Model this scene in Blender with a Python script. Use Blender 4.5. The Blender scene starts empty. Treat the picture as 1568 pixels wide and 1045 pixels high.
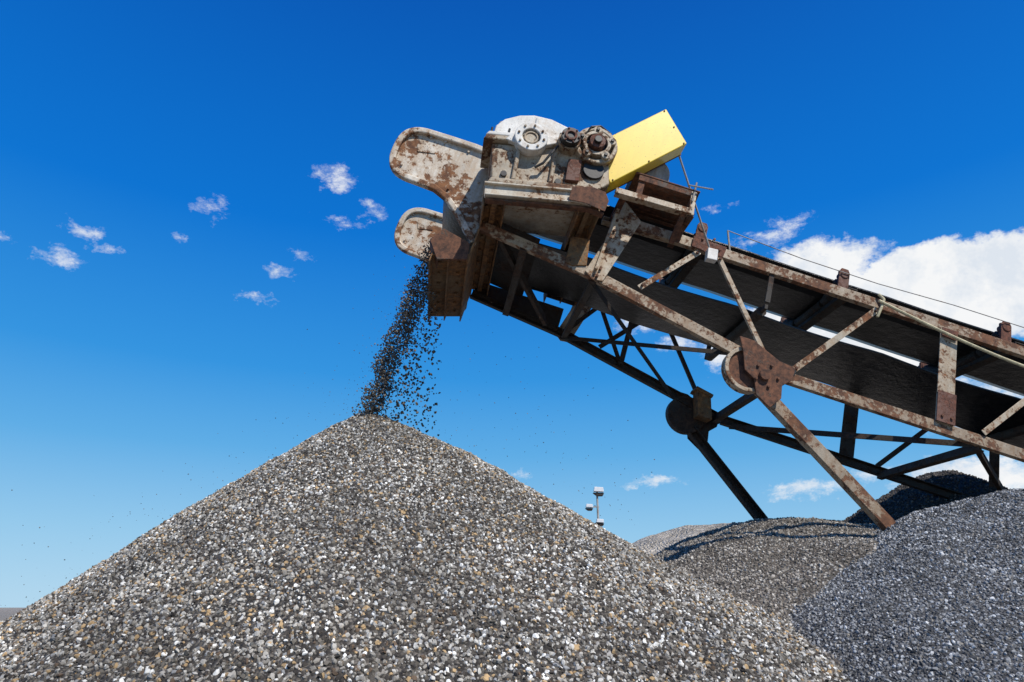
import bpy, bmesh, math, random
import numpy as np
from mathutils import Vector as V, Matrix, noise
random.seed(7); rng=np.random.default_rng(7)
scene=bpy.context.scene
col=scene.collection

# ------------------------------------------------------------------ node helpers
def new_mat(name):
    m=bpy.data.materials.new(name); m.use_nodes=True
    nt=m.node_tree; nt.nodes.clear()
    out=nt.nodes.new('ShaderNodeOutputMaterial'); b=nt.nodes.new('ShaderNodeBsdfPrincipled')
    nt.links.new(b.outputs[0],out.inputs[0])
    return m,nt,b
def N(nt,t,**kw):
    n=nt.nodes.new(t)
    for k,v in kw.items(): setattr(n,k,v)
    return n
def ramp(nt,fac,stops,interp='LINEAR'):
    r=nt.nodes.new('ShaderNodeValToRGB'); r.color_ramp.interpolation=interp
    e=r.color_ramp.elements
    while len(e)<len(stops): e.new(0.5)
    for i,(p,c) in enumerate(stops):
        e[i].position=p; e[i].color=(c[0],c[1],c[2],1) if len(c)==3 else c
    nt.links.new(fac,r.inputs[0]); return r.outputs[0]
def noise_tex(nt,vec,scale,detail=8,rough=.6,dist=0):
    n=N(nt,'ShaderNodeTexNoise'); n.inputs['Scale'].default_value=scale
    n.inputs['Detail'].default_value=detail; n.inputs['Roughness'].default_value=rough
    n.inputs['Distortion'].default_value=dist
    nt.links.new(vec,n.inputs['Vector']); return n.outputs[0]
def mixc(nt,fac,a,b,blend='MIX'):
    m=N(nt,'ShaderNodeMix',data_type='RGBA',blend_type=blend)
    for s,v in ((0,fac),(6,a),(7,b)):
        if hasattr(v,'is_linked'): nt.links.new(v,m.inputs[s])
        elif s==0: m.inputs[s].default_value=v
        else: m.inputs[s].default_value=(v[0],v[1],v[2],1)
    return m.outputs[2]
def math_n(nt,op,a,b=None,c=None,clamp=False):
    m=N(nt,'ShaderNodeMath',operation=op); m.use_clamp=clamp
    for i,v in enumerate((a,b,c)):
        if v is None: continue
        if hasattr(v,'is_linked'): nt.links.new(v,m.inputs[i])
        else: m.inputs[i].default_value=v
    return m.outputs[0]
def bump(nt,b,h,strength,dist=.01):
    n=N(nt,'ShaderNodeBump'); n.inputs['Strength'].default_value=strength; n.inputs['Distance'].default_value=dist
    nt.links.new(h,n.inputs['Height']); nt.links.new(n.outputs[0],b.inputs['Normal'])

def rusty(name,paint,amount,scale=3.0,rust_hi=(.20,.085,.038),rust_lo=(.045,.022,.014),rough=.5,dirt=.5,streak=.7,bs=.5):
    """painted steel; amount = share of rust 0..1"""
    m,nt,b=new_mat(name)
    tc=N(nt,'ShaderNodeTexCoord').outputs['Object']
    n1=noise_tex(nt,tc,scale,9,.74,.3); n2=noise_tex(nt,tc,scale*9,5,.7)
    n3=noise_tex(nt,tc,scale*30,3,.6)
    s=math_n(nt,'ADD',math_n(nt,'MULTIPLY',n1,.68),math_n(nt,'MULTIPLY',n2,.32))
    th=.66-.34*amount
    mask=ramp(nt,s,[(th-.018,(0,0,0)),(th+.012,(1,1,1))])
    halo=ramp(nt,s,[(th-.10,(0,0,0)),(th+.01,(1,1,1))])
    rc=ramp(nt,noise_tex(nt,tc,scale*7,6,.7),[(.34,rust_lo),(.5,tuple((x+y)*.5 for x,y in zip(rust_lo,rust_hi))),(.64,rust_hi)])
    pd=ramp(nt,noise_tex(nt,tc,scale*1.7,7,.75),[(.3,tuple(x*(1-dirt) for x in paint)),(.62,paint)])
    mp=N(nt,'ShaderNodeMapping'); mp.inputs['Scale'].default_value=(9,9,1.1); mp.inputs['Rotation'].default_value=(0,math.radians(-17),0); nt.links.new(tc,mp.inputs['Vector'])
    st=ramp(nt,noise_tex(nt,mp.outputs[0],1.6,5,.65),[(.47,(0,0,0)),(.68,(streak,)*3)])
    stain=(paint[0]*.54,paint[1]*.38,paint[2]*.24)
    pd=mixc(nt,st,pd,stain)
    stained=mixc(nt,.65,pd,stain)
    pc=mixc(nt,halo,pd,stained)
    speck=ramp(nt,n3,[(.65,(0,0,0)),(.71,(1,1,1))])
    pc=mixc(nt,speck,pc,tuple(x*.8 for x in rust_lo))
    c=mixc(nt,mask,pc,rc)
    nt.links.new(c,b.inputs['Base Color'])
    rr=ramp(nt,mask,[(0,(rough,)*3),(1,(.92,)*3)]); nt.links.new(rr,b.inputs['Roughness'])
    h=math_n(nt,'ADD',math_n(nt,'MULTIPLY',mask,-.6),math_n(nt,'MULTIPLY',n3,.5))
    bump(nt,b,h,bs,.006)
    return m
M_white=rusty('paint_cream_rust',(.58,.50,.38),.38,2.6,rust_hi=(.24,.10,.042))
M_plat=rusty('paint_cream_platform',(.66,.60,.49),.26,2.2,rust_hi=(.26,.115,.045))
M_cover=rusty('paint_white_cover',(.72,.665,.565),.41,1.7,rust_hi=(.27,.12,.05),rust_lo=(.07,.03,.018))
M_top=rusty('paint_white_clean',(.76,.74,.69),.10,2.5,dirt=.35,streak=.3)
M_box=rusty('paint_grey_cream',(.50,.43,.32),.40,3.5,rust_hi=(.20,.095,.045),dirt=.6)
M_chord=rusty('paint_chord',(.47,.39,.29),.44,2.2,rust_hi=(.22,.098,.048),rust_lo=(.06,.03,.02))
M_rust=rusty('rusty_steel',(.13,.095,.075),.62,3.0,rust_hi=(.20,.085,.045),rust_lo=(.045,.024,.017),rough=.8)
M_red=rusty('red_oxide_steel',(.19,.095,.07),.45,4.0,rust_hi=(.20,.075,.045),rust_lo=(.045,.022,.016),rough=.7)
M_orange=rusty('ochre_rust_plate',(.24,.165,.09),.50,2.6,rust_hi=(.34,.165,.06),rust_lo=(.05,.028,.018),rough=.8)
M_dark=rusty('dirty_shaded_steel',(.05,.044,.038),.42,3.0,rust_hi=(.08,.045,.028),rust_lo=(.015,.010,.008),rough=.75)  # dirty steel; colour also darkened to stand for shade under the conveyor
M_yellow=rusty('yellow_paint',(.84,.60,.05),-.2,1.8,rough=.4,dirt=.10,streak=.12,bs=.06)
M_grey=rusty('grey_galvanised',(.42,.42,.40),.2,4.0)
def simple(name,c,rough=.6,metal=0,ns=20,var=.4,bs=.3,bd=.004):
    m,nt,b=new_mat(name); tc=N(nt,'ShaderNodeTexCoord').outputs['Object']
    n=noise_tex(nt,tc,ns,6,.7)
    cc=ramp(nt,n,[(.3,tuple(x*(1-var) for x in c)),(.7,tuple(min(1,x*(1+var)) for x in c))])
    nt.links.new(cc,b.inputs['Base Color']); b.inputs['Roughness'].default_value=rough
    b.inputs['Metallic'].default_value=metal; bump(nt,b,n,bs,bd); return m
M_rubber=simple('black_rubber',(.010,.0097,.0097),.36,0,7,.7,.8,.02)
M_black=simple('grease_black',(.02,.018,.016),.5,0,12,.6)
M_hose=simple('yellow_hose',(.48,.42,.26),.6)
M_lampglass=simple('lamp_glass',(.75,.77,.8),.3)

# ------------------------------------------------------------------ mesh helpers (conveyor local frame s,w,h)
class Part:
    def __init__(s,name,mat,bev=.004): s.name=name;s.mat=mat;s.v=[];s.f=[];s.bev=bev
    def add(s,vs,fs):
        o=len(s.v); s.v+= [tuple(x) for x in vs]; s.f+=[tuple(i+o for i in f) for f in fs]
    def prism(s,poly,w0,w1):
        n=len(poly); vs=[(a,w0,b) for a,b in poly]+[(a,w1,b) for a,b in poly]
        fs=[tuple(range(n)),tuple(range(2*n-1,n-1,-1))]+[(i,i+n,(i+1)%n+n,(i+1)%n) for i in range(n)]
        s.add(vs,fs)
    def beam(s,p0,p1,a,b,off=(0,0),ref=None):
        """box from p0 to p1; a = size along 'up', b = along side"""
        p0=V(p0);p1=V(p1);d=(p1-p0).normalized()
        side=V(ref) if ref else (V((0,1,0)) if abs(d.y)<.8 else V((1,0,0)))
        side=(side-d*side.dot(d)).normalized(); up=side.cross(d).normalized()
        if up.z<0: up=-up
        o=up*off[0]+side*off[1]
        vs=[]
        for p in (p0,p1):
            for x,y in ((-1,-1),(1,-1),(1,1),(-1,1)): vs.append(p+o+up*(x*a/2)+side*(y*b/2))
        s.add(vs,[(0,1,2,3),(7,6,5,4),(0,4,5,1),(1,5,6,2),(2,6,7,3),(3,7,4,0)])
    def channel(s,p0,p1,H,B,t=.012,sgn=1,ref=None):
        s.beam(p0,p1,H,t,(0,0),ref)
        s.beam(p0,p1,t,B,(H/2-t/2-.001,sgn*(B/2+t/2)),ref)
        s.beam(p0,p1,t,B,(-H/2+t/2+.001,sgn*(B/2+t/2)),ref)
    def angle(s,p0,p1,H,B,t=.01,sgn=1,ref=None):
        s.beam(p0,p1,H,t,(0,0),ref)
        s.beam(p0,p1,t,B,(H/2-t/2-.001,sgn*(B/2+t/2)),ref)
    def cyl(s,p0,p1,r,n=24,r2=None):
        p0=V(p0);p1=V(p1);d=(p1-p0).normalized(); r2=r if r2 is None else r2
        x=d.orthogonal().normalized(); y=d.cross(x)
        vs=[p0+(x*math.cos(2*math.pi*i/n)+y*math.sin(2*math.pi*i/n))*r for i in range(n)]
        vs+=[p1+(x*math.cos(2*math.pi*i/n)+y*math.sin(2*math.pi*i/n))*r2 for i in range(n)]
        s.add(vs,[tuple(range(n))[::-1],tuple(range(n,2*n))]+[(i,(i+1)%n,(i+1)%n+n,i+n) for i in range(n)])
    def ring(s,c,r0,r1,w0,w1,n=32):
        vs=[];fs=[]
        for i in range(n):
            a=2*math.pi*i/n;ca,sa=math.cos(a),math.sin(a)
            vs+=[(c[0]+r0*ca,w0,c[1]+r0*sa),(c[0]+r1*ca,w0,c[1]+r1*sa),(c[0]+r1*ca,w1,c[1]+r1*sa),(c[0]+r0*ca,w1,c[1]+r0*sa)]
        for i in range(n):
            a=4*i;b=4*((i+1)%n)
            for k in range(4): fs.append((a+k,a+(k+1)%4,b+(k+1)%4,b+k))
        s.add(vs,fs)
    def strip(s,outer,inner,w0,w1):
        vs=[]
        for o,i in zip(outer,inner): vs+=[(o[0],w0,o[1]),(i[0],w0,i[1]),(i[0],w1,i[1]),(o[0],w1,o[1])]
        fs=[]
        for i in range(len(outer)-1):
            a=4*i;b=a+4
            for k in range(4): fs.append((a+k,a+(k+1)%4,b+(k+1)%4,b+k))
        e=4*(len(outer)-1); fs+=[(0,1,2,3),(e+3,e+2,e+1,e)]
        s.add(vs,fs)
    def bolts(s,c,r,n,w0,w1,br=.012,ph=0):
        for i in range(n):
            a=2*math.pi*i/n+ph; x=c[0]+r*math.cos(a);z=c[1]+r*math.sin(a)
            s.cyl((x,w0,z),(x,w1,z),br,6)
    def tube(s,pts,r,n=6):
        for a,b in zip(pts[:-1],pts[1:]): s.cyl(a,b,r,n)
    def make(s,parent=None):
        me=bpy.data.meshes.new(s.name); me.from_pydata(s.v,[],s.f)
        bm=bmesh.new();bm.from_mesh(me);bmesh.ops.recalc_face_normals(bm,faces=bm.faces)
        bm.to_mesh(me);bm.free()
        me.materials.append(s.mat); ob=bpy.data.objects.new(s.name,me); col.objects.link(ob)
        if parent: ob.parent=parent
        if s.bev:
            md=ob.modifiers.new('bevel','BEVEL'); md.width=s.bev; md.segments=2; md.limit_method='ANGLE'; md.angle_limit=math.radians(40)
        return ob

# ------------------------------------------------------------------ conveyor frame
O=V((.7407,5.7273,4.5196)); d=V((.9505,.1129,-.2896)).normalized(); l=V((-.118,.993,0)).normalized(); n_=d.cross(l)
conv=bpy.data.objects.new('conveyor',None); col.objects.link(conv)
conv.matrix_world=Matrix(((d.x,l.x,n_.x,O.x),(d.y,l.y,n_.y,O.y),(d.z,l.z,n_.z,O.z),(0,0,0,1)))
W=1.55; SE=14.0; WC=1.44
def bc(s):
    if s<0: return -.11*s
    if s<2.0: return -.2*s
    return -.40

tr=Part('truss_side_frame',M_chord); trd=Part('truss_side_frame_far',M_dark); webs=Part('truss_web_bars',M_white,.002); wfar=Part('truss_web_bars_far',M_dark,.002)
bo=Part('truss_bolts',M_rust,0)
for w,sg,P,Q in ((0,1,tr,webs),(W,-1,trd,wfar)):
    P.channel((.05,w,.665),(SE-.3,w,.665),.105,.05,.012,sg)
    P.channel((-1.12,w,.12),(0,w,0),.10,.05,.012,sg)
    P.channel((0,w,0),(2.0,w,-.40),.105,.05,.012,sg)
    P.channel((2.0,w,-.40),(SE,w,-.40),.105,.05,.012,sg)
    o=-.012*sg; o2=-.022*sg
    Q.beam((.95,w+o,.585),(.47,w+o,.0),.055,.008)
    Q.beam((1.14,w+o,.6),(1.80,w+o,-.34),.045,.03)
    Q.beam((2.76,w+o,.59),(2.02,w+o,-.33),.06,.008)
    s=3.5
    while s<SE-1:
        Q.beam((s-.01,w+o,.625),(s-.01,w+o,-.36),.17 if s<4 else .12,.012,(0,0))
        Q.beam((s+1.15,w+o2,.58),(s+.36,w+o2,-.33),.055,.008)
        if w==0:
            for q in (-.05,.04):
                bo.cyl((s+q,-.05,-.30),(s+q,-.01,-.30),.013,6); bo.cyl((s+q,-.05,.57),(s+q,-.01,.57),.013,6)
            bo.cyl((s+1.13,-.05,.56),(s+1.13,-.01,.56),.012,6)
        s+=1.75
for (x,z) in ((.93,.56),(.49,.03),(2.74,.56),(2.05,-.30),(1.77,-.30),(1.16,.57),(.10,.62),(.16,.66),(.07,.05),(.06,-.03),(.10,.50),(.2,.70)):
    bo.cyl((x,-.045,z),(x,-.01,z),.013,6)
ep=Part('head_end_plate',M_white)
for w,sg in ((-.018,1),(W+.018,-1)):
    ep.prism([(.06,.86),(.13,.87),(.33,.70),(.125,-.06),(.02,-.075),(-.06,-.01),(.05,.4)],w-.006,w+.006)
    ep.beam((.08,w-.03*sg,.80),(.03,w-.03*sg,.02),.03,.045)
gus=Part('gusset_plates',M_red,.003)
gus.prism([(.86,.73),(1.20,.72),(1.18,.60),(1.05,.56),(.98,.60),(.86,.61)],-.034,-.02)
gus.prism([(3.40,-.05),(3.58,-.05),(3.58,-.36),(3.40,-.36)],-.036,-.026)
gus.prism([(3.41,.62),(3.57,.62),(3.56,.52),(3.41,.52)],-.036,-.026)
gus.bolts((1.03,.66),.10,5,-.05,-.03,.013)
jb=Part('junction_box',M_top,.006)
jb.prism([(1.00,.60),(1.10,.61),(1.11,.49),(1.01,.48)],-.11,-.035)

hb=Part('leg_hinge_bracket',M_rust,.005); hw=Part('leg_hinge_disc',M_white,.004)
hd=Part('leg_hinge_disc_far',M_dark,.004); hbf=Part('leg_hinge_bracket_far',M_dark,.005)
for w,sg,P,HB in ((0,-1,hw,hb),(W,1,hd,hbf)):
    a=w+sg*.02
    def pr(part,poly,w0,w1): part.prism(poly,min(w0,w1),max(w0,w1))
    pr(HB,[(1.46,-.19),(1.60,-.19),(1.86,-.31),(2.02,-.33),(2.0,-.46),(1.92,-.54),(1.93,-.66),(1.84,-.78),(1.70,-.70),(1.66,-.56),(1.56,-.50),(1.52,-.34)],a+sg*.05,a+sg*.066)
    c=(1.60,-.47)
    P.ring(c,.18,.215,a-sg*.06,a+sg*.035,36)
    HB.cyl((c[0],a-sg*.05,c[1]),(c[0],a+sg*.012,c[1]),.185,32)
    HB.cyl((1.74,a,-.50),(1.74,a+sg*.10,-.50),.05,16)
    HB.bolts((1.76,-.49),.11,5,min(a+sg*.066,a+sg*.085),max(a+sg*.066,a+sg*.085),.015)
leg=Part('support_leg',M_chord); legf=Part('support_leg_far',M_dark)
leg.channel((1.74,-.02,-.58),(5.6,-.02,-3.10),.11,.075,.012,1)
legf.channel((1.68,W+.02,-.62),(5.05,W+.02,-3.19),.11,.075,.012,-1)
hwx=Part('far_counterweight_box',M_orange,.004)
hwx.prism([(1.62,-.22),(1.78,-.25),(1.84,-.50),(1.68,-.50)],W-.2,W-.05)
hwx.prism([(1.60,-.18),(1.80,-.22),(1.79,-.26),(1.59,-.22)],W-.22,W-.03)

lac=Part('bottom_lacing',M_dark,.003)
def bz(s): return bc(s)-.045
for s0,s1 in ((0.0,1.42),(1.42,.0)):
    lac.angle((s0,.03,bz(s0)-.01*(s0>0)),(s1,W-.03,bz(s1)-.01*(s0>0)),.05,.05,.008)
lac.channel((0.02,.02,-.03),(0.02,W-.02,-.03),.09,.05)
lac.channel((1.9,.02,bz(1.9)),(1.9,W-.02,bz(1.9)),.08,.05)
s=2.1;k=0
while s<SE-2:
    lac.angle((s if k%2 else s+1.7,.03,-.45),(s+1.7 if k%2 else s,W-.03,-.45),.06,.06,.009)
    lac.channel((s+1.75,.02,-.452),(s+1.75,W-.02,-.452),.075,.05)
    s+=1.75;k+=1
wfar.beam((.35,W-.02,.5),(-.0,W-.02,-.02),.05,.01); wfar.beam((.35,W-.02,.5),(.75,W-.02,-.14),.05,.01); wfar.beam((.75,W-.03,.5),(.75,W-.03,-.14),.06,.01)

bl=Part('carrying_belt',M_rubber,0)
prof=[(.28,.965),(.50,.86),(1.05,.86),(1.27,.965)]
t=.014
def belt(part,prof,s0,s1,seg=60,sag=0):
    n=len(prof);vs=[];fs=[]
    for i in range(seg+1):
        s=s0+(s1-s0)*i/seg
        sg_=-sag*abs(math.sin(math.pi*s/1.5))
        for w,h in prof: vs.append((s,w,h+sg_))
        for w,h in reversed(prof): vs.append((s,w,h+t+sg_))
    m=2*n
    for i in range(seg):
        for k in range(m): fs.append((i*m+k,i*m+(k+1)%m,(i+1)*m+(k+1)%m,(i+1)*m+k))
    part.add(vs,fs)
belt(bl,prof,-1.35,SE-.3,120,.012)
belt(bl,[(.28,.31),(.6,.305),(.95,.305),(1.27,.31)],-1.35,SE-.3,120,.03)
hp=Part('head_pulley',M_rubber,.004)
hp.cyl((-1.36,.27,.585),(-1.36,1.28,.585),.27,40)
hp.cyl((-1.36,.09,.585),(-1.36,1.44,.585),.045,16)
hp.cyl((SE-.3,.27,.585),(SE-.3,1.28,.585),.27,40)
ld=Part('belt_load',M_black,0)
belt(ld,[(.52,.88),(.7,.945),(.85,.945),(1.03,.88)],-1.2,SE-.6,200,.0)
idl=Part('idler_roller_brackets',M_red,.006); idr=Part('idler_rollers',M_dark,.003)
ss=[.97,2.48,4.2]
while ss[-1]<SE-2: ss.append(ss[-1]+1.6)
for s in ss:
    for w,sg in ((.17,1),(W-.17,-1)):
        idl.prism([(s-.055,.72),(s+.055,.72),(s+.055,1.0),(s+.035,1.04),(s-.035,1.04),(s-.055,1.0)],w-.03,w-.018)
        idl.beam((s,w,.722),(s,w,1.02),.10,.03,ref=(0,1,0))
        idl.cyl((s,w-.04,.97),(s,w+.05,.97),.045,14)
    idr.channel((s,.02,.735),(s,W-.02,.735),.05,.08)
    idr.cyl((s,.23,.93),(s,.49,.80),.05,16)
    idr.cyl((s,W-.23,.93),(s,W-.49,.80),.05,16)
    idr.cyl((s,.52,.80),(s,W-.52,.80),.05,16)
for s in (1.7,4.9,8,11):
    idr.cyl((s,.12,.25),(s,W-.12,.25),.05,16)
    idr.beam((s,.02,.30),(s,.02,.62),.05,.02,ref=(0,1,0)); idr.beam((s,W-.03,.25),(s,W-.03,.62),.05,.02,ref=(0,1,0))
    idr.beam((s,.02,.255),(s,.12,.255),.05,.03)

def paddle(w,dh,mat,nm):
    P=Part(nm,mat,.012); pn=Part(nm+'_panel',mat,.002)
    cx,cz,r=-1.885,.677+dh,.32
    arc=[]
    for i in range(0,25):
        a=math.pi/2+math.pi*i/24
        ca,sa=math.cos(a),math.sin(a); e=2/2.7
        arc.append((cx+r*math.copysign(abs(ca)**e,ca),cz+r*math.copysign(abs(sa)**e,sa)))
    out=[(-1.28,.985+dh),(-1.45,1.0+dh),(-1.7,1.0+dh)]+arc+[(-1.68,.345+dh),(-1.55,.29+dh),(-1.40,.17+dh),(-1.16,-.09+dh)]
    inn=[]
    L=len(out)
    for i in range(L):
        a=V(out[max(0,i-1)]);b=V(out[min(L-1,i+1)]);t_=(b-a).normalized(); nr=V((-t_.y,t_.x))
        inn.append(tuple(V(out[i])+nr*.062))
    P.strip(out,inn,w-.055,w+.012)
    poly=[(x,y) for x,y in inn]+[(-1.12,-.08+dh),(-1.16,.5+dh),(-1.20,.9+dh),(-1.22,.93+dh)]
    pn.prism(poly,w-.012,w-.002)
    pn.prism([(-2.0,.80+dh),(-1.83,.84+dh),(-1.80,.76+dh),(-1.97,.72+dh)],w-.02,w-.0125)
    for (x,z) in ((-2.08,.88),(-2.06,.52),(-1.9,.92),(-1.75,.93),(-1.5,.9),(-1.32,.86),(-1.3,.6),(-1.55,.42),(-1.28,.25)):
        pn.cyl((x,w-.03,z+dh),(x,w-.011,z+dh),.012,8)
    return [P,pn]
pads=paddle(.07,0,M_cover,'head_guard_near')+paddle(W-.05,-.03,M_cover,'head_guard_far')
ch=Part('discharge_chute_plates',M_orange,.003)
ch.prism([(-1.45,-.34),(-1.13,-.225),(-1.13,-.21),(-1.455,-.325)],.0,WC)
ch.prism([(-1.46,-.41),(-1.448,-.405),(-1.448,-.30),(-1.46,-.305)],.0,WC+.01)
ch.prism([(-1.30,-.345),(-1.288,-.34),(-1.288,-.27),(-1.30,-.275)],.01,WC-.01)
ch.prism([(-1.135,-.285),(-1.12,-.285),(-1.12,.098),(-1.135,.098)],.0,WC+.01)
for i in range(6):
    ch.cyl((-1.38,.12+i*.23,-.335),(-1.38,.12+i*.23,-.30),.016,6); ch.cyl((-1.21,.12+i*.23,-.275),(-1.21,.12+i*.23,-.24),.016,6)
cb=Part('chute_bracket',M_rust,.004)
cb.prism([(-1.52,-.20),(-1.43,-.05),(-1.16,-.11),(-1.13,-.28),(-1.39,-.375)],-.02,.012)
cb.prism([(-1.52,-.20),(-1.508,-.19),(-1.385,-.36),(-1.39,-.375)],.012,.16)
cb.prism([(-1.43,-.05),(-1.43,-.062),(-1.16,-.122),(-1.16,-.11)],.012,.16)
lc=Part('platform_cross_channels',M_orange,.004)
u=V((.962,0,.272))
def chan_down(part,c0,wid,H,w0,w1,t=.014):
    cx,cz=c0; up=V((-.272,0,.962)); b=V((cx,0,cz))
    def rect(c,bw,bh):
        q=[]
        for x,y in ((-1,-1),(1,-1),(1,1),(-1,1)):
            p=c+u*(x*bw/2)+up*(y*bh/2); q.append((p.x,p.z))
        return q
    part.prism(rect(b+up*(H-t/2),wid,t),w0,w1)
    for sx in (-1,1):
        part.prism(rect(b+u*(sx*(wid/2-t/2))+up*((H-t)/2-.001),t,H-t),w0+.002,w1-.002)
    part.prism(rect(b+up*(H-.035)+u*(wid*.02),.05,.035),w0+.02,w1-.02)
    n=7
    for i in range(n):
        w=w0+.15+(w1-w0-.3)*i/(n-1)
        for sx in (-.28,.3):
            q=b+u*(sx*wid)+up*(H-t-.02); q2=q+up*.03
            part.cyl((q.x,w,q.z),(q2.x,w,q2.z),.015,6)
chan_down(lc,(-1.03,.115),.205,.11,-.40,W)
chan_down(lc,(-.20,.34),.205,.11,-.40,W)
lc.prism([(-.28,.30),(-.10,.33),(-.06,.05),(-.20,.0),(-.26,.02)],-.02,.0+.01)
ins=Part('inner_head_frame',M_dark,.004)
ins.prism([(-1.1,.12),(-.05,.0),(-.05,.30),(-1.1,.30)],W-.04,W-.02)
ins.channel((-.70,0,.05),(-.70,W,.05),.1,.06)
ins.beam((-.95,.05,.12),(-.2,W-.1,.02),.07,.05)
ins.prism([(-1.1,.29),(-.55,.23),(-.55,.25),(-1.1,.31)],.12,W-.12)
ins.prism([(-.30,.36),(.05,.36),(.05,.62),(-.30,.62)],W-.08,W-.06)

pf=Part('drive_platform',M_plat,.006)
pf.prism([(-1.17,.272),(-.24,.525),(-.21,.40),(-1.14,.145)],-.44,-.425)
pf.prism([(-1.18,.285),(-.235,.545),(-.24,.525),(-1.175,.265)],-.47,.35)
pf.prism([(-1.138,.155),(-.21,.41),(-.206,.395),(-1.134,.14)],-.49,-.42)
pf2=Part('drive_platform_rust',M_rust,.006)
pf2.prism([(-.42,.50),(-.235,.56),(-.12,.55),(-.07,.47),(-.08,.35),(-.28,.37),(-.42,.35)],-.50,-.492)
pf2.prism([(-1.12,.135),(-.22,.38),(-.08,.37),(-.08,.345),(-.22,.36),(-1.12,.115)],-.45,-.38)

gb=Part('gearbox_housing',M_box,.012)
gb.prism([(-1.25,.745),(-1.13,.34),(-.20,.60),(-.10,.72),(-.18,1.02),(-.38,1.00)],-.40,-.03)
gb.prism([(-1.335,.735),(-1.32,.79),(-.30,1.085),(-.28,1.03)],-.45,.02)
gb.prism([(-1.16,.30),(-1.145,.36),(-.22,.61),(-.2,.55)],-.45,.0)
for x in (-.95,-.62):
    z=.55+(x+.95)*.28
    gb.prism([(x-.02,z-.14),(x+.02,z-.13),(x-.03,z+.26),(x-.07,z+.25)],-.44,-.395)
gt=Part('gearbox_cover',M_top,.014)
gt.prism([(-1.27,.812),(-1.275,.965),(-1.22,1.065),(-1.10,1.16),(-.97,1.215),(-.80,1.232),(-.62,1.20),(-.50,1.175),(-.43,1.06)],-.39,-.04)
gt.prism([(-1.33,.795),(-1.31,.845),(-.40,1.105),(-.38,1.065)],-.44,.015)
for x,z in ((-1.24,1.10),(-.56,1.23)):
    gb.prism([(x-.04,z-.08),(x+.04,z-.08),(x+.035,z+.03),(x,z+.055),(x-.035,z+.03)],-.26,-.20)
gt.beam((-.93,-.395,1.19),(-.90,-.395,.93),.03,.02,ref=(0,1,0))
gf=Part('gearbox_bearing_caps',M_box,.006); gk=Part('gearbox_shaft_ends',M_black,.004)
c=(-.92,.884)
gt2=Part('gearbox_output_cap',M_top,.008)
gt2.ring(c,.085,.155,-.50,-.38,40); gf.cyl((c[0],-.475,c[1]),(c[0],-.40,c[1]),.088,32); gf.ring(c,.05,.068,-.485,-.47,28)
gf.bolts(c,.12,8,-.515,-.495,.013); gk.bolts(c,.07,8,-.485,-.474,.008)
gt2.prism([(-1.14,.80),(-1.10,.89),(-1.0,.93),(-.84,.98),(-.70,.99),(-.68,.93),(-.80,.85),(-1.0,.79)],-.455,-.40)
c=(-.576,.983)
gk.cyl((c[0],-.56,c[1]),(c[0],-.40,c[1]),.088,28); gf.ring(c,.088,.105,-.50,-.40,32); gr=Part('gearbox_rust_caps',M_red,.004)
gr.ring(c,.035,.058,-.575,-.555,24); gr.bolts(c,.075,6,-.572,-.558,.011)
c=(-.326,1.045)
gb.cyl((c[0],-.42,c[1]),(c[0],-.05,c[1]),.205,40); gb.ring(c,.16,.205,-.47,-.41,40)
gf.ring(c,.10,.135,-.50,-.41,36); gk.cyl((c[0],-.44,c[1]),(c[0],-.415,c[1]),.10,28); gr.ring(c,.035,.075,-.53,-.43,28)
gk.cyl((c[0],-.56,c[1]),(c[0],-.40,c[1]),.036,20)
for i in range(5):
    a=i*2*math.pi/5+.5
    gf.cyl((c[0]+.15*math.cos(a),-.50,c[1]+.15*math.sin(a)),(c[0]+.15*math.cos(a),-.41,c[1]+.15*math.sin(a)),.042,12)
    gk.cyl((c[0]+.15*math.cos(a),-.515,c[1]+.15*math.sin(a)),(c[0]+.15*math.cos(a),-.41,c[1]+.15*math.sin(a)),.018,6)
for i in range(7):
    x=-1.28+i*.155; z=.80+(x+1.28)*.29
    gk.cyl((x,-.425,z-.05),(x-.015,-.425,z+.10),.012,6)
gr.prism([(-.50,.58),(-.38,.61),(-.41,.84),(-.53,.81)],-.45,-.38)
gk.prism([(-.36,.60),(-.18,.66),(-.20,.90),(-.40,.86)],-.36,-.10)
gk.cyl((-.28,-.43,.80),(-.28,-.1,.80),.10,20)
ol=Part('gearbox_oil_lines',M_black,0)
ol.tube([(-.66,-.46,.90),(-.70,-.48,.78),(-.74,-.47,.66),(-.80,-.45,.60)],.012,8)
ol.tube([(-.46,-.45,1.12),(-.42,-.47,1.22),(-.34,-.46,1.27),(-.22,-.42,1.25)],.012,8)
ol.cyl((-1.02,-.20,1.19),(-1.03,-.20,1.27),.025,10); ol.cyl((-1.03,-.20,1.265),(-1.03,-.20,1.295),.038,10)
ol.cyl((-1.05,-.42,.46),(-1.05,-.38,.46),.03,8); ol.cyl((-.56,-.42,.56),(-.56,-.38,.56),.03,8)

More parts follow.
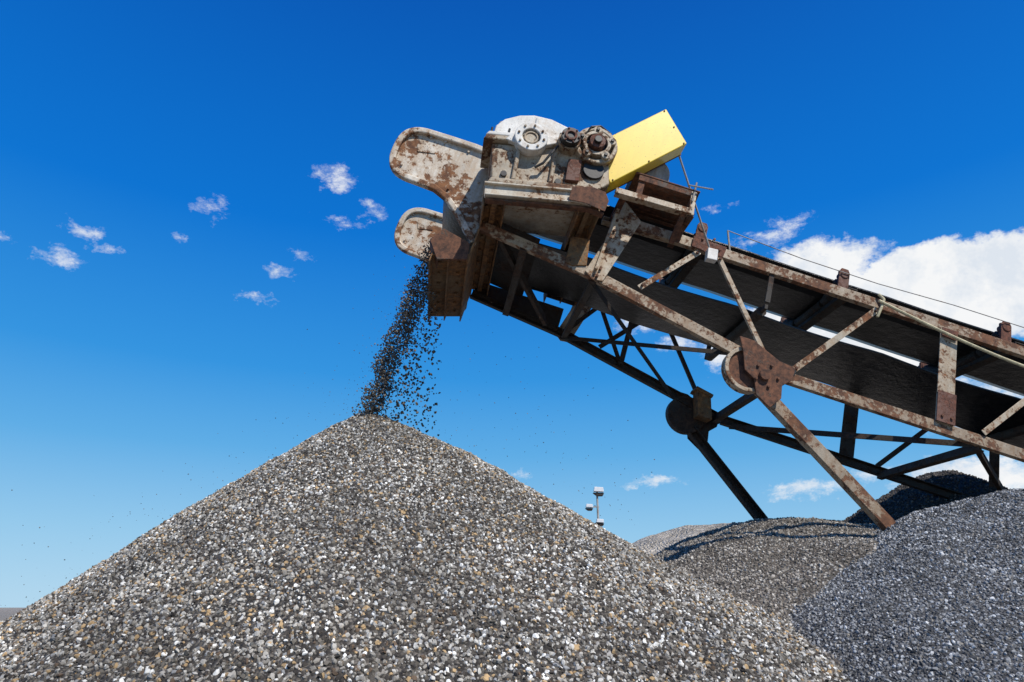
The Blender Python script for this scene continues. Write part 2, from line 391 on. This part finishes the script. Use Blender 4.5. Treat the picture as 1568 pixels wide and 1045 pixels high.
yg=Part('belt_guard',M_yellow,.008)
A=V((.232,1.829));B=V((.516,1.498));C=V((-.09,.775)); D=A+(C-B)
yg.prism([tuple(A),tuple(B),tuple(C),tuple(D)],-.35,-.17)
cc=(A+B+C+D)/4
ygb=Part('belt_guard_fasteners',M_rust,0)
for q in (A,B,C,(A+B)/2,(B+C)/2):
    q=cc+(q-cc)*.93; ygb.cyl((q.x,-.356,q.y),(q.x,-.349,q.y),.008,8)
yb=Part('belt_guard_back_plate',M_rust,.003)
yb.prism([tuple(cc+(q-cc)*1.02) for q in (A,B,C,D)],-.168,-.16)
mm=Part('motor_mount',M_rust,.004); mw=Part('motor_mount_painted',M_white,.004)
mm.channel((.16,-.30,.975),(.74,-.30,.985),.06,.06); mm.channel((.16,.30,.975),(.74,.30,.985),.06,.06,sgn=-1)
mw.channel((-.02,-.32,.74),(.72,-.32,.775),.06,.07); mw.channel((-.02,.25,.74),(.72,.25,.775),.06,.07,sgn=-1)
mm.prism([(.12,1.01),(.76,1.02),(.76,1.035),(.12,1.025)],-.31,.32)
mm.beam((.72,-.30,1.0),(.70,-.02,.60),.06,.05,ref=(0,1,0)); mw.beam((.70,-.31,1.0),(.72,-.31,.74),.05,.02,ref=(0,1,0))
mm.beam((.66,-.30,.78),(.66,-.02,.58),.05,.05,ref=(0,1,0))
mm.channel((.70,-.3,.755),(.70,.3,.755),.05,.05); mm.channel((.05,-.3,.755),(.05,.3,.755),.05,.05)
mm.beam((.2,-.28,.74),(.2,-.28,1.0),.06,.02,ref=(0,1,0))
mo=Part('drive_motor',M_grey,.006)
mo.cyl((.30,-.14,1.22),(.30,.30,1.22),.17,28)
for i in range(10): mo.ring((.30,1.22),.165,.185,-.08+i*.035,-.068+i*.035,28)
mo.prism([(.14,1.03),(.46,1.03),(.42,1.10),(.18,1.10)],-.1,.26)
wr=Part('adjuster_rod',M_grey,0)
wr.cyl((.473,-.35,1.32),(1.10,-.05,.50),.010,8); wr.cyl((.62,-.36,1.02),(.86,-.36,1.06),.008,6)
wr.cyl((.70,-.33,1.10),(.70,-.33,.88),.009,6)
wr.cyl((1.30,.12,.72),(1.22,.12,1.02),.010,6)
hs=Part('cable_hose',M_hose,0)
pts=[]
for i in range(26):
    t_=i/25; s_=2.74+t_*2.1; pts.append((s_,-.06,.66-.33*math.sin(math.pi*t_*.55)*.75+.05*t_))
hs.tube(pts,.015,8)
hs.tube([(2.76,-.03,.5),(2.78,-.045,.60),(2.80,-.045,.70),(2.75,-.03,.75)],.014,8)
wi=Part('trip_wire',M_grey,0)
pts=[(1.22+i*.8,.12,1.02-.05*math.sin(math.pi*min(1,i*.8/2.5))) for i in range(16)]
wi.tube(pts,.005,5)
for P in [tr,trd,webs,wfar,bo,ep,gus,jb,hb,hbf,hw,hd,leg,legf,hwx,lac,bl,ld,hp,idl,idr,ch,cb,lc,ins,pf,pf2,gb,gt,gf,gk,gt2,gr,ol,yg,ygb,yb,mm,mw,mo,wr,hs,wi]+pads:
    P.make(conv)

# ------------------------------------------------------------------ gravel
def stone_mat(name,stops,rough=.85,patch=(.72,1.15)):
    m,nt,b=new_mat(name)
    oi=N(nt,'ShaderNodeObjectInfo').outputs['Random']
    c=ramp(nt,oi,stops,'CONSTANT')
    ps=N(nt,'ShaderNodeNewGeometry').outputs['Position']
    v=ramp(nt,noise_tex(nt,ps,1.1,3,.6),[(.34,(patch[0],)*3),(.60,(patch[1],)*3)])
    nt.links.new(mixc(nt,1.0,c,v,'MULTIPLY'),b.inputs['Base Color'])
    b.inputs['Roughness'].default_value=rough
    return m
def base_mat(name,c1,c2,c3,scale):
    m,nt,b=new_mat(name); tc=N(nt,'ShaderNodeTexCoord').outputs['Object']
    vo=N(nt,'ShaderNodeTexVoronoi'); vo.inputs['Scale'].default_value=scale; nt.links.new(tc,vo.inputs['Vector'])
    sep=N(nt,'ShaderNodeSeparateColor'); nt.links.new(vo.outputs['Color'],sep.inputs[0])
    c=ramp(nt,sep.outputs[0],[(0,c1),(.45,c2),(.85,c3)],'CONSTANT')
    big=ramp(nt,noise_tex(nt,tc,.8,4,.6),[(.3,(.75,.75,.75)),(.7,(1.15,1.12,1.1))])
    nt.links.new(mixc(nt,1.0,c,big,'MULTIPLY'),b.inputs['Base Color'])
    b.inputs['Roughness'].default_value=.9
    h=math_n(nt,'MULTIPLY',vo.outputs['Distance'],-1.0)
    bump(nt,b,h,1.0,1.2/scale); return m
ST_A=stone_mat('stone_mixed',[(0,(.045,.037,.03)),(.15,(.13,.115,.093)),(.32,(.25,.228,.195)),(.50,(.37,.345,.305)),(.65,(.52,.495,.445)),(.76,(.42,.285,.145)),(.84,(.12,.08,.05)),(.89,(.27,.27,.27)),(.94,(.80,.78,.73))],patch=(.70,1.18))
ST_B=stone_mat('stone_grey',[(0,(.06,.061,.063)),(.18,(.155,.158,.163)),(.42,(.25,.254,.26)),(.68,(.35,.354,.36)),(.85,(.25,.228,.195)),(.91,(.56,.565,.57))])
ST_C=stone_mat('stone_brown',[(0,(.10,.088,.072)),(.25,(.20,.178,.15)),(.5,(.30,.268,.228)),(.75,(.40,.365,.32)),(.9,(.52,.485,.43))])
ST_D=stone_mat('stone_dark',[(0,(.03,.027,.024)),(.4,(.06,.052,.045)),(.7,(.10,.085,.07)),(.9,(.17,.15,.13))])
BA=base_mat('gravel_base_mixed',(.035,.03,.025),(.09,.08,.066),(.18,.16,.135),60)
BB=base_mat('gravel_base_grey',(.045,.046,.048),(.10,.102,.105),(.165,.168,.172),64)
BC=base_mat('gravel_base_brown',(.07,.06,.05),(.14,.12,.10),(.2,.18,.155),50)
BD=base_mat('gravel_base_dark',(.02,.018,.016),(.05,.043,.037),(.08,.07,.06),50)
BT=base_mat('gravel_base_tan',(.28,.25,.20),(.43,.39,.32),(.58,.53,.45),20)

def scatter(ob,mat,density,smin,smax,seed,yback):
    ng=bpy.data.node_groups.new('scatter_'+ob.name,'GeometryNodeTree')
    ng.interface.new_socket(name='Geometry',in_out='INPUT',socket_type='NodeSocketGeometry')
    ng.interface.new_socket(name='Geometry',in_out='OUTPUT',socket_type='NodeSocketGeometry')
    nd=ng.nodes;L=ng.links.new
    gi=nd.new('NodeGroupInput');go=nd.new('NodeGroupOutput')
    dp=nd.new('GeometryNodeDistributePointsOnFaces'); dp.inputs['Seed'].default_value=seed
    L(gi.outputs[0],dp.inputs['Mesh'])
    ps=nd.new('GeometryNodeInputPosition'); sx=nd.new('ShaderNodeSeparateXYZ'); L(ps.outputs[0],sx.inputs[0])
    mr=nd.new('ShaderNodeMapRange'); L(sx.outputs[1],mr.inputs[0]); mr.inputs[1].default_value=yback; mr.inputs[2].default_value=yback+.6
    mr.inputs[3].default_value=density; mr.inputs[4].default_value=density*.2; L(mr.outputs[0],dp.inputs['Density'])
    jn=nd.new('GeometryNodeJoinGeometry')
    for k in range(5):
        ic=nd.new('GeometryNodeMeshIcoSphere'); ic.inputs['Radius'].default_value=.5; ic.inputs['Subdivisions'].default_value=1 if k<4 else 2
        nz=nd.new('ShaderNodeTexNoise'); nz.noise_dimensions='4D'; nz.inputs['W'].default_value=k*7.3+1; nz.inputs['Scale'].default_value=1.6; nz.inputs['Detail'].default_value=1
        sb=nd.new('ShaderNodeVectorMath'); sb.operation='SUBTRACT'; sb.inputs[1].default_value=(.5,.5,.5)
        sc=nd.new('ShaderNodeVectorMath'); sc.operation='MULTIPLY'; sc.inputs[1].default_value=(1.2,1.2,1.2)
        L(nz.outputs['Color'],sb.inputs[0]); L(sb.outputs[0],sc.inputs[0])
        sp_=nd.new('GeometryNodeSetPosition'); L(ic.outputs['Mesh'],sp_.inputs['Geometry']); L(sc.outputs[0],sp_.inputs['Offset'])
        sm=nd.new('GeometryNodeSetMaterial'); sm.inputs['Material'].default_value=mat; L(sp_.outputs[0],sm.inputs[0])
        g2=nd.new('GeometryNodeGeometryToInstance'); L(sm.outputs[0],g2.inputs[0]); L(g2.outputs[0],jn.inputs[0])
    ip=nd.new('GeometryNodeInstanceOnPoints'); ip.inputs['Pick Instance'].default_value=True
    L(dp.outputs['Points'],ip.inputs['Points']); L(jn.outputs[0],ip.inputs['Instance'])
    rv=nd.new('FunctionNodeRandomValue'); rv.data_type='FLOAT_VECTOR'; rv.inputs[0].default_value=(0,0,0); rv.inputs[1].default_value=(6.28,6.28,6.28)
    L(rv.outputs[0],ip.inputs['Rotation'])
    r1=nd.new('FunctionNodeRandomValue'); r1.data_type='FLOAT_VECTOR'; r1.inputs[0].default_value=(.7,.55,.35); r1.inputs[1].default_value=(1.45,1.0,.8); r1.inputs['Seed'].default_value=3
    r2=nd.new('FunctionNodeRandomValue'); r2.data_type='FLOAT'; r2.inputs[2].default_value=smin; r2.inputs[3].default_value=smax; r2.inputs['Seed'].default_value=5
    ms=nd.new('ShaderNodeVectorMath'); ms.operation='SCALE'; L(r1.outputs[0],ms.inputs[0]); L(r2.outputs[1],ms.inputs['Scale'])
    L(ms.outputs[0],ip.inputs['Scale'])
    j2=nd.new('GeometryNodeJoinGeometry'); L(gi.outputs[0],j2.inputs[0]); L(ip.outputs[0],j2.inputs[0]); L(j2.outputs[0],go.inputs[0])
    md=ob.modifiers.new('gravel','NODES'); md.node_group=ng

def pile(name,apex,slope,r0,mat,R=None,seed=0,amp=.10,nr=110,na=220,ripple=.02,skew=0):
    H=apex[2]
    if R is None: R=H/slope+r0+.9
    vs=[(apex[0],apex[1],H)];fs=[]
    for i in range(1,nr+1):
        r=R*(i/nr)**1.25
        for j in range(na):
            a=2*math.pi*j/na
            x=apex[0]+r*math.cos(a); y=apex[1]+r*math.sin(a)
            p=V((x*.55+seed*9,y*.55,seed))
            ang=noise.noise(V((math.cos(a)*1.5,math.sin(a)*1.5,seed*3.1+r*.15)))*.08-skew*math.cos(a)
            z=H-slope*(1+ang)*(math.sqrt(r*r+r0*r0)-r0)
            k=min(1,r/.9)
            z+=amp*k*noise.noise(p)+amp*.45*k*noise.noise(p*2.7)+ripple*noise.noise(V((x*6,y*6,seed)))
            z+=.035*k*noise.noise(V((a*5,r*.35,seed*2.0)))
            toe=.25; z=z if z>toe else toe*math.exp((z-toe)/toe)
            vs.append((x,y,z-.06*(i/nr)**6))
    for j in range(na): fs.append((0,1+j,1+(j+1)%na))
    for i in range(nr-1):
        b=1+i*na
        for j in range(na): fs.append((b+j,b+na+j,b+na+(j+1)%na,b+(j+1)%na))
    me=bpy.data.meshes.new(name); me.from_pydata(vs,[],fs); me.materials.append(mat)
    for p in me.polygons: p.use_smooth=True
    ob=bpy.data.objects.new(name,me); col.objects.link(ob); return ob
p1=pile('gravel_pile',(-1.37,6.27,3.28),.665,.17,BA,seed=1,amp=.08,skew=.20); scatter(p1,ST_A,3200,.010,.030,1,7.4)
p2=pile('gravel_pile.001',(4.25,5.75,2.50),.57,.8,BB,seed=2,amp=.16); scatter(p2,ST_B,2800,.010,.027,2,6.8)
p3=pile('gravel_pile.002',(3.0,7.5,2.47),.43,.9,BC,seed=3,amp=.16); scatter(p3,ST_C,1500,.014,.032,3,8.3)
p4=pile('gravel_pile.003',(5.35,8.6,3.18),.62,.25,BD,seed=4,amp=.12); scatter(p4,ST_D,900,.02,.04,4,9.3)
p5=pile('gravel_pile.004',(4.7,15.5,3.30),.34,1.0,BT,seed=5,amp=.2)
p6=pile('gravel_pile.005',(-34,38,1.9),.25,2.0,BT,seed=6,amp=.3)

me=bpy.data.meshes.new('ground'); R_=3000
me.from_pydata([(-R_,-R_,0),(R_,-R_,0),(R_,R_,0),(-R_,R_,0)],[],[(0,1,2,3)])
me.materials.append(base_mat('ground_gravel',(.20,.18,.15),(.28,.25,.21),(.36,.33,.28),18)); g=bpy.data.objects.new('ground',me); col.objects.link(g)

def rocks(name,pts,sizes,mat):
    base=np.array([(1,0,0),(-1,0,0),(0,1,0),(0,-1,0),(0,0,1),(0,0,-1)],float)*.5
    F=np.array([(0,2,4),(2,1,4),(1,3,4),(3,0,4),(2,0,5),(1,2,5),(3,1,5),(0,3,5)])
    n=len(pts); vs=np.zeros((n,6,3))
    for i in range(n):
        q=rng.normal(size=(3,3)); q,_=np.linalg.qr(q)
        vs[i]=(base*rng.uniform(.6,1.4,(6,1)))@q*sizes[i]+pts[i]
    fs=(F[None]+np.arange(n)[:,None,None]*6).reshape(-1,3)
    me=bpy.data.meshes.new(name); me.from_pydata(vs.reshape(-1,3).tolist(),[],fs.tolist()); me.materials.append(mat)
    ob=bpy.data.objects.new(name,me); col.objects.link(ob); return ob
S0=np.array((-.80,6.33,5.02))
P=[];Z=[]
def xc(u): return S0[0]-.57*u-.03*math.sin(u*3.1)
for i in range(5600):
    u=rng.random()**.9; z=S0[2]-u*1.75
    wv=.030*math.sin(u*17)*u+.02*math.sin(u*41)*u
    P.append((xc(u)+wv+rng.normal()*(.020+.028*u),S0[1]+rng.uniform(-.40,.40)*(1-.3*u),z)); Z.append(rng.uniform(.007,.026))
for i in range(900):
    u=rng.random()**.7; z=S0[2]-u*1.85
    v=rng.random()**.8
    P.append((S0[0]+.03-v*(.58*u)+rng.normal()*(.01+.03*u)+.05*u,S0[1]+rng.uniform(-.5,.5),z)); Z.append(rng.uniform(.012,.034))
for i in range(700):
    u=rng.random(); s_=rng.choice([-1,1],p=[.6,.4])
    P.append((xc(u)+rng.normal()*.24*u+s_*.1*u,S0[1]+rng.normal()*.4,S0[2]-u*1.8)); Z.append(rng.uniform(.004,.011))
for i in range(500):
    a=rng.random()
    if i%2: x=-1.5-a*3.8; z=3.3-.66*a*3.8+abs(rng.normal())*.25
    else: x=-1.2+a*2.3; z=3.2-.55*a*2.0+abs(rng.normal())*.8
    P.append((x,6.2+rng.normal()*.5,z)); Z.append(rng.uniform(.004,.012))
for i in range(1500):
    r=min(.5,abs(rng.normal())*.20); a=rng.uniform(0,6.283)
    P.append((-1.35+r*math.cos(a),6.27+r*math.sin(a),3.275-.67*(math.sqrt(r*r+.03)-.17)*(1-.2*math.cos(a))+rng.uniform(-.01,.02))); Z.append(rng.uniform(.012,.032))
fm,nt,b=new_mat('falling_gravel_dark'); tc=N(nt,'ShaderNodeTexCoord').outputs['Object']
cc=ramp(nt,noise_tex(nt,tc,22,2,.6),[(.35,(.035,.03,.025)),(.52,(.095,.078,.06)),(.66,(.26,.22,.17))]); nt.links.new(cc,b.inputs['Base Color']); b.inputs['Roughness'].default_value=.85
rocks('falling_gravel',P,Z,fm)

fp=bpy.data.objects.new('floodlight_pole',None); col.objects.link(fp); fp.location=(6.15,50,0)
q=Part('pole',M_grey,0); q.cyl((0,0,0),(0,0,9.35),.13,12,.07); q.beam((-.65,0,8.3),(.1,0,8.3),.07,.07); q.beam((-.2,0,7.2),(.35,0,7.2),.07,.07); q.make(fp)
q=Part('lamp_heads',M_lampglass,.02)
def head(x,z,s):
    q.prism([(x-.36*s,z-.12*s),(x+.36*s,z-.16*s),(x+.33*s,z+.16*s),(x-.30*s,z+.20*s)],-.30,.1)
head(.1,9.5,1.0);head(-.62,8.35,.7);head(.1,7.3,.75); q.make(fp)
q=Part('lamp_housings',M_dark,.02)
for x,z,s in ((.1,9.5,1.0),(-.62,8.35,.7),(.1,7.3,.75)): q.prism([(x-.40*s,z-.20*s),(x+.40*s,z-.22*s),(x+.30*s,z-.42*s),(x-.1*s,z-.42*s)],-.2,.25)
q.make(fp)

# ------------------------------------------------------------------ light
elev=math.radians(51); az=math.radians(140)
S=V((math.sin(az)*math.cos(elev),math.cos(az)*math.cos(elev),math.sin(elev)))
sl=bpy.data.lights.new('sun','SUN'); sl.energy=4.9; sl.angle=math.radians(.53); sl.color=(1,.95,.86)
so=bpy.data.objects.new('sun',sl); col.objects.link(so); so.rotation_euler=S.to_track_quat('Z','Y').to_euler()

# ------------------------------------------------------------------ world
w=bpy.data.worlds.new('World'); scene.world=w; w.use_nodes=True
nt=w.node_tree; nt.nodes.clear()
out=N(nt,'ShaderNodeOutputWorld'); bg=N(nt,'ShaderNodeBackground'); bg.inputs['Strength'].default_value=.1
nt.links.new(bg.outputs[0],out.inputs[0])
sky=N(nt,'ShaderNodeTexSky',sky_type='NISHITA'); sky.sun_disc=False; sky.sun_elevation=elev; sky.sun_rotation=az
sky.air_density=1.0; sky.dust_density=.3; sky.ozone_density=3.0
tc=N(nt,'ShaderNodeTexCoord').outputs['Generated']
sx=N(nt,'ShaderNodeSeparateXYZ'); nt.links.new(tc,sx.inputs[0])
azn=math_n(nt,'ARCTAN2',sx.outputs[0],sx.outputs[1]); eln=math_n(nt,'ARCSINE',sx.outputs[2])
e01=math_n(nt,'DIVIDE',eln,math.pi/2,clamp=True)
grad=ramp(nt,e01,[(0,(.44,.68,.87)),(.06,(.29,.58,.84)),(.13,(.11,.42,.80)),(.20,(.03,.30,.76)),(.33,(.0,.175,.66)),(.55,(.0,.092,.46)),(1,(.0,.05,.32))])
gs=N(nt,'ShaderNodeVectorMath',operation='SCALE'); gs.inputs['Scale'].default_value=10; nt.links.new(grad,gs.inputs[0])
skc=mixc(nt,.95,sky.outputs[0],gs.outputs[0])
# clouds : azimuth, elevation, half widths (radians), weight
CL=[(-.638,.408,.026,.015,1.15),(-.621,.448,.019,.013,1.05),(-.595,.431,.019,.0088,.95),(-.51,.461,.010,.008,.4),(-.471,.511,.024,.017,.55),(-.297,.584,.044,.021,1.35),(-.235,.549,.029,.016,1.25),(-.281,.526,.030,.009,.55),(-.321,.47,.020,.0125,.6),(-.354,.44,.026,.011,1.0),(-.395,.402,.036,.008,1.0),(.202,.161,.042,.0075,1.1),(-.701,.418,.018,.0055,.6),(.015,.179,.018,.0055,.6),(.343,.541,.0346,.008,.7),(.439,.5,.046,.0157,.9),
(.398,.481,.065,.015,1.1),(.60,.390,.150,.052,7),(.472,.433,.095,.040,3.6),(.70,.358,.10,.068,7),(.506,.344,.23,.070,6),(.621,.245,.099,.046,1.2),(.4,.145,.066,.014,1.4),(.598,.142,.11,.034,3.0),(.51,.158,.06,.014,1.3),(.186,.392,.036,.02,1.4),(.256,.354,.04,.013,1.2),(.236,.552,.028,.008,.7),(.815,.292,.124,.059,1.5),(-.784,.345,.032,.017,.9)]
n1=N(nt,'ShaderNodeTexNoise'); n1.inputs['Scale'].default_value=12; n1.inputs['Detail'].default_value=5; n1.inputs['Roughness'].default_value=.7; nt.links.new(tc,n1.inputs['Vector'])
sep=N(nt,'ShaderNodeSeparateColor'); nt.links.new(n1.outputs['Color'],sep.inputs[0])
aw=math_n(nt,'ADD',azn,math_n(nt,'MULTIPLY_ADD',sep.outputs[0],.10,-.05))
ew=math_n(nt,'ADD',eln,math_n(nt,'MULTIPLY_ADD',sep.outputs[1],.07,-.035))
cur=None
for a,e,ra,re,wt in CL:
    dx=math_n(nt,'MULTIPLY_ADD',aw,1/ra,-a/ra); dy=math_n(nt,'MULTIPLY_ADD',ew,1/re,-e/re)
    d2=math_n(nt,'MULTIPLY_ADD',dx,dx,math_n(nt,'MULTIPLY',dy,dy))
    v=math_n(nt,'MULTIPLY_ADD',d2,-wt,wt)
    cur=v if cur is None else math_n(nt,'MAXIMUM',cur,v)
mpw=N(nt,'ShaderNodeMapping'); mpw.inputs['Scale'].default_value=(1,1,1.9); mpw.inputs['Rotation'].default_value=(0,.25,0); nt.links.new(tc,mpw.inputs['Vector'])
n2=noise_tex(nt,mpw.outputs[0],30,7,.74)
tot=math_n(nt,'ADD',cur,math_n(nt,'MULTIPLY_ADD',n2,6.0,-3.1))
cm=ramp(nt,math_n(nt,'MULTIPLY',tot,.38,clamp=True),[(.0,(0,0,0)),(.25,(.20,.20,.20)),(.55,(.68,.68,.68)),(.95,(1,1,1))])
shade=ramp(nt,sep.outputs[2],[(.38,(.76,.82,.90)),(.56,(.96,.97,.98))])
cs=N(nt,'ShaderNodeVectorMath',operation='SCALE'); cs.inputs['Scale'].default_value=9.6; nt.links.new(shade,cs.inputs[0])
nt.links.new(mixc(nt,cm,skc,cs.outputs[0]),bg.inputs['Color'])

# ------------------------------------------------------------------ camera
cam=bpy.data.cameras.new('camera'); cam.lens=24; cam.sensor_width=36; cam.clip_end=10000; cam.clip_start=.05
co=bpy.data.objects.new('camera',cam); col.objects.link(co); co.location=(0,0,1.6); co.rotation_euler=(math.radians(90+21.3),0,0)
scene.camera=co
scene.view_settings.view_transform='Standard'
scene.view_settings.exposure=0
